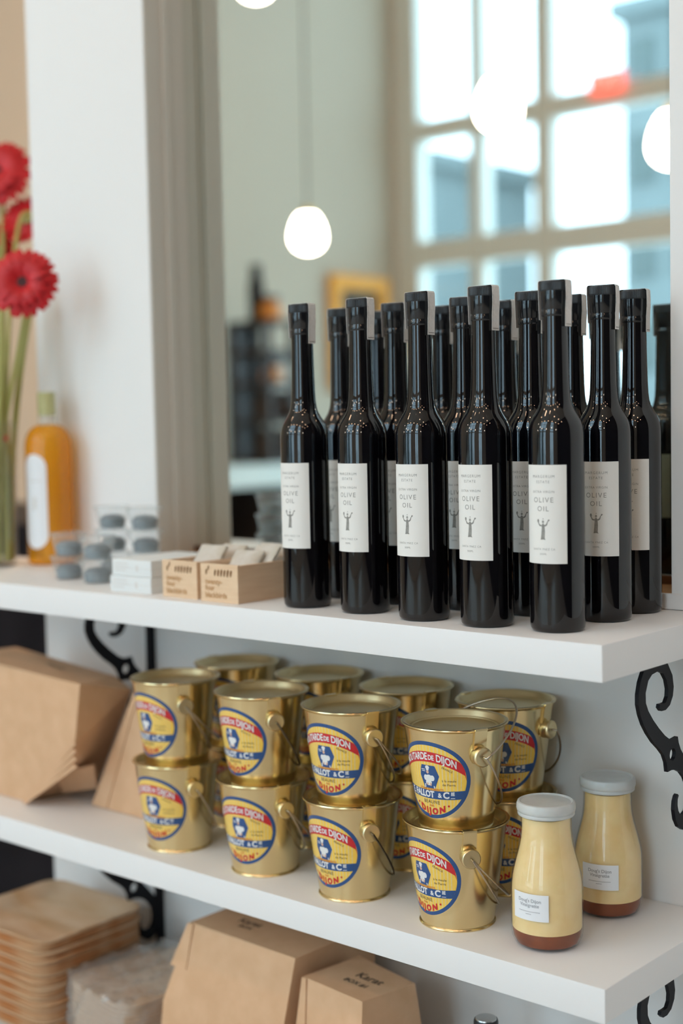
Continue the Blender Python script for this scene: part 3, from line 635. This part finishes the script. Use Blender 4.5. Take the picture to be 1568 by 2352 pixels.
# ------------------------------------------------------------------ kraft boxes
def flat_text(body, size, org, du, dv, off, bold=0):
    org, du, dv = Vector(org), Vector(du).normalized(), Vector(dv).normalized(); n = du.cross(dv).normalized()
    return lambda mb: mb.flat(text(body, size, bold), lambda x, y: tuple(org+du*x+dv*y+n*off))
def kraft(name, pts, label, origin, texts=(), extra=()):
    root = empty(name, (*origin[:2], S+origin[2])); o = Vector(origin)
    body = MB().hull([Vector(p)-o for p in pts]).build('body', 'kraft', root)
    if texts:
        m = MB()
        for (b, s_, og, du, dv, bo) in texts: flat_text(b, s_, Vector(og)-o, du, dv, .0004, bo)(m)
        m.build('lettering', 'kraft_ink', body)
    for nm, hulls, mt in extra:
        m = MB()
        for h in hulls: m.hull([Vector(p)-o for p in h])
        m.build(nm, mt, root)
    tag(root, label, 'box'); return root
def slab(a, b, c, d, n):      # thin panel from four corners, thickness vector n
    n = Vector(n); q = [Vector(p) for p in (a, b, c, d)]; return q+[p+n for p in q]
# tilted nest of boxes on the pail shelf
Z = HL+.0008
A_f = [(-1.06, .052, -.1165), (-.787, .050, -.129), (-.801, .050, -.206), (-.928, .060, Z), (-1.06, .060, Z)]
A_b = [(-1.06, .150, -.120), (-.838, .150, -.1395), (-.796, .142, -.152), (-.905, .165, Z), (-1.06, .165, Z)]
nest = [slab((-.8015+k*.003, .0475-.002*k, -.204-k*.009), (-.925+k*.003, .0560-.002*k, Z+.002), (-.918+k*.003, .0560-.002*k, Z+.002), (-.7945+k*.003, .0475-.002*k, -.206-k*.009), (0, -.0012, 0)) for k in range(4)]
kraft('takeout_box', A_f+A_b, 'tilted nest of large kraft takeout boxes on the pail shelf', (-.94, .11, HL), [('Karat', .019, (-.905, .102, -.1262), (1, 0, -.05), (0, 1, -.03), 0), ('BOX', .012, (-.895, .083, -.1262), (1, 0, -.05), (0, 1, -.03), 0)],
      [('nested_rim', nest, 'kraft'), ('folded_flap', [slab((-.878, .075, -.262), (-.822, .094, -.247), (-.845, .118, -.287), (-.895, .100, -.298), (0, .003, 0))], 'kraft')])
B_f = [(-.836, .103, Z), (-.692, .103, Z), (-.712, .112, -.150), (-.752, .112, -.140)]; B_b = [(-.836, .215, Z), (-.692, .215, Z), (-.712, .200, -.150), (-.752, .200, -.140)]
kraft('takeout_box', B_f+B_b, 'upturned kraft takeout box wedged between the tilted nest and the pails', (-.77, .15, HL), (), [('side_flap', [slab((-.836, .1025, Z+.002), (-.7525, .1115, -.142), (-.745, .1115, -.142), (-.806, .1025, Z+.002), (0, -.001, 0))], 'kraft')])
# tall boxes on the bottom shelf
Z3 = H3+.0006
C_ = [(-.606, .062, -.40), (-.4285, .057, -.40), (-.4255, .195, -.40), (-.606, .195, -.40), (-.648, .040, Z3), (-.460, .035, Z3), (-.450, .205, Z3), (-.648, .205, Z3), (-.640, .045, -.500)]
kraft('takeout_box', C_, 'tall wide kraft takeout box under the pail shelf, beside the wrapped trays', (-.53, .09, H3), [('Karat', .016, (-.545, .104, -.40), (1, 0, 0), (0, 1, 0), .0003), ('BOX', .010, (-.540, .090, -.40), (1, 0, 0), (0, 1, 0), .0002)],
      [('side_flap', [slab((-.6075, .0605, -.4005), (-.5985, .0605, -.4005), (-.604, .0520, -.455), (-.6315, .0520, -.455), (0, -.001, 0))], 'kraft')])
D_ = [(-.421, .061, -.42), (-.325, .050, -.42), (-.311, .123, -.42), (-.410, .145, -.42), (-.436, .040, Z3), (-.310, .018, Z3), (-.292, .138, Z3), (-.418, .165, Z3)]
kraft('takeout_box', D_, 'small kraft takeout box marked BOX #1 leaning on the wide one', (-.36, .09, H3), [('Karat', .0175, (-.357, .101, -.42), (.99, -.10, 0), (.1, .99, 0), .0003), ('BOX #1', .0105, (-.362, .083, -.42), (.99, -.10, 0), (.1, .99, 0), .0002)],
      [('side_flap', [slab((-.4212, .0600, -.4203), (-.4140, .0592, -.4203), (-.402, .035, Z3+.01), (-.434, .039, Z3+.01), (0, -.0011, 0))], 'kraft')])
# dark bottle whose cap shows under the pail shelf
sb = empty('small_bottle', (-.200, .100, S+H3))
MB().lathe([(0, .002), (.022, 0), (.026, .004), (.026, .10), (.022, .118), (.0125, .130), (.0115, .160), (0, .160)], 40).build('glass', 'bottle_glass', sb, 50)
MB().lathe([(.0122, .150), (.0128, .1505), (.0128, .176), (.0120, .1785), (0, .1785)], 40).build('cap', 'cap_black', sb, 50)
MB().lathe([(0, .1786), (.0112, .1786), (.0108, .1796), (0, .1798)], 40).build('cap_disc', 'foil_silver', sb, 50)
tag(sb, 'dark bottle with silver-topped cap beside the small kraft box', 'bottle')

# ------------------------------------------------------------------ stacked trays
def tray_mesh(hx, hy, rc, m):
    def ring(h, k, z, rr): 
        pts = []
        for cx, cy, a0 in ((h-rr, k-rr, 0), (-h+rr, k-rr, 90), (-h+rr, -k+rr, 180), (h-rr, -k+rr, 270)):
            for t in lin(0, 90, 5): pts.append((cx+rr*cos(rad(a0+t)), cy+rr*sin(rad(a0+t)), z))
        return pts
    rs = [ring(hx*.80, hy*.80, 0, rc*.8), ring(hx, hy, .013, rc), ring(hx+.0005, hy+.0005, .0160, rc), ring(hx-.006, hy-.006, .0162, rc*.9), ring(hx*.79, hy*.79, .0030, rc*.8)]
    n = len(rs[0]); mb = MB(); vs = [v for r in rs for v in r]; fs = [(i*n+j, i*n+(j+1) % n, (i+1)*n+(j+1) % n, (i+1)*n+j) for i in range(4) for j in range(n)]
    fs += [tuple(range(n))[::-1], tuple(4*n+j for j in range(n))]; return mb.add(vs, fs).data('wooden_tray', m, 50)
ta, tb = tray_mesh(.099, .089, .026, 'palm_tray'), tray_mesh(.099, .089, .026, 'palm_tray_b')
ordn = ['topmost', 'second', 'third', 'fourth', 'fifth', 'sixth', 'seventh', 'eighth', 'ninth', 'tenth', 'eleventh', 'twelfth', 'thirteenth', 'fourteenth', 'fifteenth', 'sixteenth', 'seventeenth', 'eighteenth', 'nineteenth', 'twentieth']+['twenty-'+q for q in ('first', 'second', 'third', 'fourth', 'fifth', 'sixth')]
NT = 25; pitch = (-.460-.0162-H3-.001)/(NT-1)
for k in range(NT):
    o = bpy.data.objects.new('wooden_tray', ta if k % 3 else tb); COL.objects.link(o)
    o.location = (-.9215+random.uniform(-.002, .002), .0895+random.uniform(-.002, .002), S+H3+.0008+pitch*k); o.rotation_euler = (0, 0, rad(random.uniform(-1, 1)+(1.5 if k == NT-1 else 0)))
    i = NT-1-k
    tag(o, 'rounded square palm-leaf tray, %s in the open stack' % (ordn[i]+(' from the top' if i else '')), 'tray', 'trays in the open stack')
tw = tray_mesh(.070, .082, .026, 'palm_tray_b'); NW = 13; pw = (-.512-.0162-H3-.001)/(NW-1)
for k in range(NW):
    o = bpy.data.objects.new('wooden_tray', tw); COL.objects.link(o); o.location = (-.737, .105, S+H3+.0008+pw*k); o.rotation_euler = (0, 0, rad(random.uniform(-1, 1)-8)); i = NW-1-k
    tag(o, 'palm-leaf tray inside plastic film, %s in the wrapped bundle' % (ordn[i]+(' from the top' if i else '')), 'tray', 'trays in the wrapped bundle')
bm = bmesh.new(); bmesh.ops.create_cube(bm, size=1); bmesh.ops.subdivide_edges(bm, edges=bm.edges[:], cuts=14, use_grid_fill=True)
hT = -.512-H3+.006
for v in bm.verts:
    x, y, z = v.co*2; k = max(abs(x), abs(y)); l = sqrt(x*x+y*y) or 1; s_ = k/l; f = .45; x2, y2 = x*(1-f+f*s_)*1.09, y*(1-f+f*s_)*1.06
    rough_ = .0026*sin(31*x+17*y*2+9*z)+.0014*sin(47*y-13*x+5*z)+random.uniform(-.0009, .0009)
    xx, yy = x2*.0725, y2*.086; zt = (z+1)/2*hT
    if z > .99: zt += rough_*1.3+.003*(1-k*k)
    elif k > .99: xx *= 1+rough_*12; yy *= 1+rough_*12
    v.co = Vector((xx*cos(rad(-8))-yy*sin(rad(-8)), xx*sin(rad(-8))+yy*cos(rad(-8)), max(zt, .0004)))
fm = MB().frombm(bm).build('film_wrap', 'wrap_film', None, 60, (-.737, .105, S+H3)); tag(fm, 'crinkled clear plastic film around the wrapped bundle of trays', 'film')

# ------------------------------------------------------------------ beyond the shelf wall
o = empty('black_cabinet', (-2.6, 1.2, 0)); MB().bbox(-1.3, 1.35, 0, .6, .08, S-.09, .004).build('cabinet_body', 'black_lacquer', o); MB().bbox(-1.32, 1.37, -.02, .62, S-.09, S-.06, .004).build('cabinet_top', 'black_lacquer', o); MB().box(-1.25, 1.3, .03, .57, 0, .08).build('plinth', 'black_lacquer', o)
tag(o, 'low black cabinet in the space beyond the shelf wall', 'cabinet')

# ------------------------------------------------------------------ the shop seen in the mirror
def framed(name, y0, y1, z0, z1, fw, fm_, im, label, cat='picture'):
    o = empty(name, (X0, (y0+y1)/2, S+z0)); h = (y1-y0)/2; H = z1-z0
    for b in ((0.002, .05, -h, h, H-fw, H), (0.002, .05, -h, h, 0, fw), (0.002, .05, -h, -h+fw, fw, H-fw), (0.002, .05, h-fw, h, fw, H-fw)): MB().bbox(*b, .006).build('frame_bar', fm_, o)
    MB().box(.002, .02, -h+fw, h-fw, fw, H-fw).build('picture_sheet', im, o); tag(o, label, cat)
framed('gilt_picture', -5.86, -5.27, .385, 1.15, .095, 'gilt_wood', 'painting_dark', 'dark painting in a wide gilt frame, next to the window corner')
framed('framed_print', -5.02, -4.62, .325, .605, .035, 'frame_dark', 'print_mat', 'pale print in a thin dark frame beside the gilt picture')
ct = empty('display_counter', (-4.95, -4.6, 0))
MB().bbox(-.52, .12, -1.0, 1.2, S-.17, S-.045, .004).build('counter_top', 'counter_white', ct)
for y in (-.97, -.25, .47, 1.17): MB().bbox(-.50, .06, y-.02, y+.02, 0, S-.17, .003).build('side_panel', 'dark_wood', ct)
for z in (.06, .55): MB().bbox(-.50, .05, -.96, 1.16, z, z+.03, .003).build('counter_shelf', 'dark_wood', ct)
MB().box(-.52, -.50, -.97, 1.17, 0, S-.17).build('back_panel', 'dark_wood', ct)
tag(ct, 'white topped dark display counter along the side wall', 'counter')
for i, (y, m_, l) in enumerate(((-4.36, 'red_item', 'dark red parcel on the counter shelf'), (-4.57, 'print_mat', 'pale parcel on the counter shelf'), (-4.78, 'red_item', 'small dark red parcel on the counter shelf, beside the pale one'))):
    p_ = empty('parcel', (-5.1, y, .581)); MB().bbox(-.09, .09, -.045, .045, 0, .16+.03*(i % 2), .01).build('parcel_body', m_, p_); MB().box(-.092, .092, -.012, .012, -.0, .162+.03*(i % 2)).build('parcel_tape', 'birch', p_); tag(p_, l, 'parcel')
rk = empty('display_rack', (-5.05, -4.17, S-.045))
for dx, dy in ((-.14, -.10), (.14, -.10), (-.14, .10), (.14, .10)): MB().bbox(dx-.018, dx+.018, dy-.018, dy+.018, 0, .80, .004).build('post', 'dark_wood', rk)
for z in (0, .22, .44, .62, .79): MB().bbox(-.17, .17, -.125, .125, z, z+.025, .004).build('rack_shelf', 'dark_wood', rk)
MB().box(-.17, -.16, -.125, .125, 0, .8).build('rack_back', 'dark_wood', rk)
tag(rk, 'dark wooden display rack standing on the white counter', 'rack')
def jar(x, y, z, r, h, m_, label):
    j = empty('storage_jar', (x, y, z)); MB().lathe([(0, 0), (r*.9, 0), (r, .01), (r, h*.7), (r*.75, h*.85), (r*.7, h), (0, h)], 24).build('jar_body', m_, j, 50); MB().lathe([(r*.78, h), (r*.78, h+.03), (0, h+.032)], 24).build('jar_lid', 'cap_black', j, 50); tag(j, label, 'jar')
jar(-4.98, -4.17, S-.045+.815, .068, .11, 'amber_jar', 'squat amber jar on top of the dark display rack')
jar(-5.10, -4.18, S-.045+.815, .045, .30, 'black_lacquer', 'tall black jar on top of the dark display rack')
for k, (y, z, l) in enumerate(((-4.10, .026, 'first'), (-4.24, .026, 'second'), (-4.10, .246, 'third'), (-4.24, .246, 'fourth'))):
    jar(-4.98, y, S-.045+z, .055, .14, 'dark_wood' , 'dark jar on %s shelf of the rack, %s the windows' % (('the lowest', 'the second')[k//2], ('away from', 'towards')[k % 2]))
jar(-4.98, -4.17, S-.045+.466, .06, .09, 'amber_jar', 'amber jar on the third shelf of the rack')
jar(-4.95, -5.30, S-.045, .05, .16, 'red_item', 'red jar on the counter below the gilt picture')
def pendant(x, y, z, r, label, k=1.45, glow='lamp_glow', group='egg-shaped pendant lamps'):
    o = empty('pendant_lamp', (x, y, S+z)); h = r*k
    prof = [(0, -h*.72)]+[(r*cos(t)*(1-.14*sin(t)), h*(sin(t)-.0)*(.72 if t < 0 else 1)) for t in lin(-pi/2*.95, pi/2*.62, 16)]+[(0, h*sin(pi/2*.62))]
    MB().lathe(prof, 32).build('glass_globe', glow, o, 60)
    t0 = pi/2*.62; MB().lathe([(r*cos(t0)*(1-.14*sin(t0))*1.03, h*sin(t0)-.001), (r*.36, h*1.02), (r*.20, h*1.12), (0, h*1.14)], 28).build('brass_cap', 'brass', o, 50)
    MB().tube([(0, 0, h*1.12), (0, 0, Z1-z)], .004, 6).build('cord', 'cord_black', o)
    tag(o, label, 'lamp', group)
pendant(-3.46, -2.83, .99, .072, 'glowing egg pendant hanging before the beige side wall')
pendant(-2.28, -2.56, 1.30, .078, 'glowing egg pendant hanging before the tall corner windows', 1.5)
pendant(-2.94, -2.01, 1.77, .072, 'glowing egg pendant hanging highest, close to the ceiling cords')
pendant(-1.80, -2.95, 1.16, .085, 'glowing egg pendant furthest along the corner windows')
pendant(-.60, -3.10, 1.12, .080, 'added unseen fill pendant facing the solid wall between the window banks')  # this and the next two: unseen lamps added to brighten below the shelf
pendant(.62, -2.90, 1.28, .080, 'added unseen fill pendant facing the edge of the narrower window bank')
pendant(1.84, -3.00, 1.18, .080, 'added unseen fill pendant facing the middle of the narrower window bank')
# two rows of small warm ceiling lamps
for j, y in enumerate((-1.5, -2.8)):
    for i in range(6):
        o = empty('ceiling_lamp', (-2.6+1.05*i, y, S+2.75)); r = .085
        MB().lathe([(r*cos(t), r*sin(t)) for t in lin(-pi/2, pi/2*.8, 14)], 24).build('globe', 'bulb_glow', o, 60)
        MB().lathe([(r*.34, r*.92), (r*.34, r*1.3), (0, r*1.32)], 20).build('cap', 'brass', o, 50)
        MB().tube([(0, 0, r*1.3), (0, 0, Z1-2.75)], .005, 6).build('rod', 'cord_black', o)
        tag(o, 'small warm rod lamp, %s from side wall, row %s the mirror' % ((nth+['sixth'])[i], ('nearer', 'farther from')[j]), 'lamp', 'small round ceiling lamps')
# unseen warm lamp added to brighten the space beyond the shelf wall
pendant(-2.5, 1.75, 1.35, .20, 'added unseen round lamp above the black cabinet', 1.1, 'bulb_glow', 'added lamp beyond the wall')
ex = empty('exit_sign', (-3.838, Y0+.002, S+2.155)); MB().bbox(-.115, .115, 0, .035, 0, .125, .005).build('sign_box', 'exit_red', ex)
MB().flat(text('EXIT', .095, .003, 1.05), lambda x, y: (-x, .0357, .0625+y)).build('lettering', 'exit_white', ex); tag(ex, 'red lit EXIT sign on the window transom', 'sign')
# street outside the windows
structure('ground_outside', MB().box(-40, 30, -60, Y0-.2, Z0-.2, Z0-.1), 'pavement', 'pale paving of the street outside')
def building(x0, x1, y, h, label, nx, nz, mcol='facade_pale'):
    o = empty('street_building', ((x0+x1)/2, y, Z0+S-.1)); w_ = (x1-x0)/2
    MB().box(-w_, w_, -6, 0, 0, h).build('walls', mcol, o); MB().box(-w_-.2, w_+.2, -6.2, .25, h, h+.35).build('cornice', mcol, o)
    wd = MB().bbox(-.5*(2*w_/nx)*.62, .5*(2*w_/nx)*.62, .0, .06, 0, h/nz*.52, .01).data('window', 'facade_glass')
    for i in range(nx):
        for j in range(nz):
            q = bpy.data.objects.new('window', wd); COL.objects.link(q); q.parent = o; q.location = (-w_+(i+.5)*2*w_/nx, 0, h/nz*(j+.25))
    tag(o, label, 'building')
building(-26, -17.5, -20, 6.8, 'pale street building with rows of windows behind the corner windows', 6, 4)
building(-14, -11.2, -24, 9.5, 'narrow taller pale street building beyond the exit sign', 3, 5)
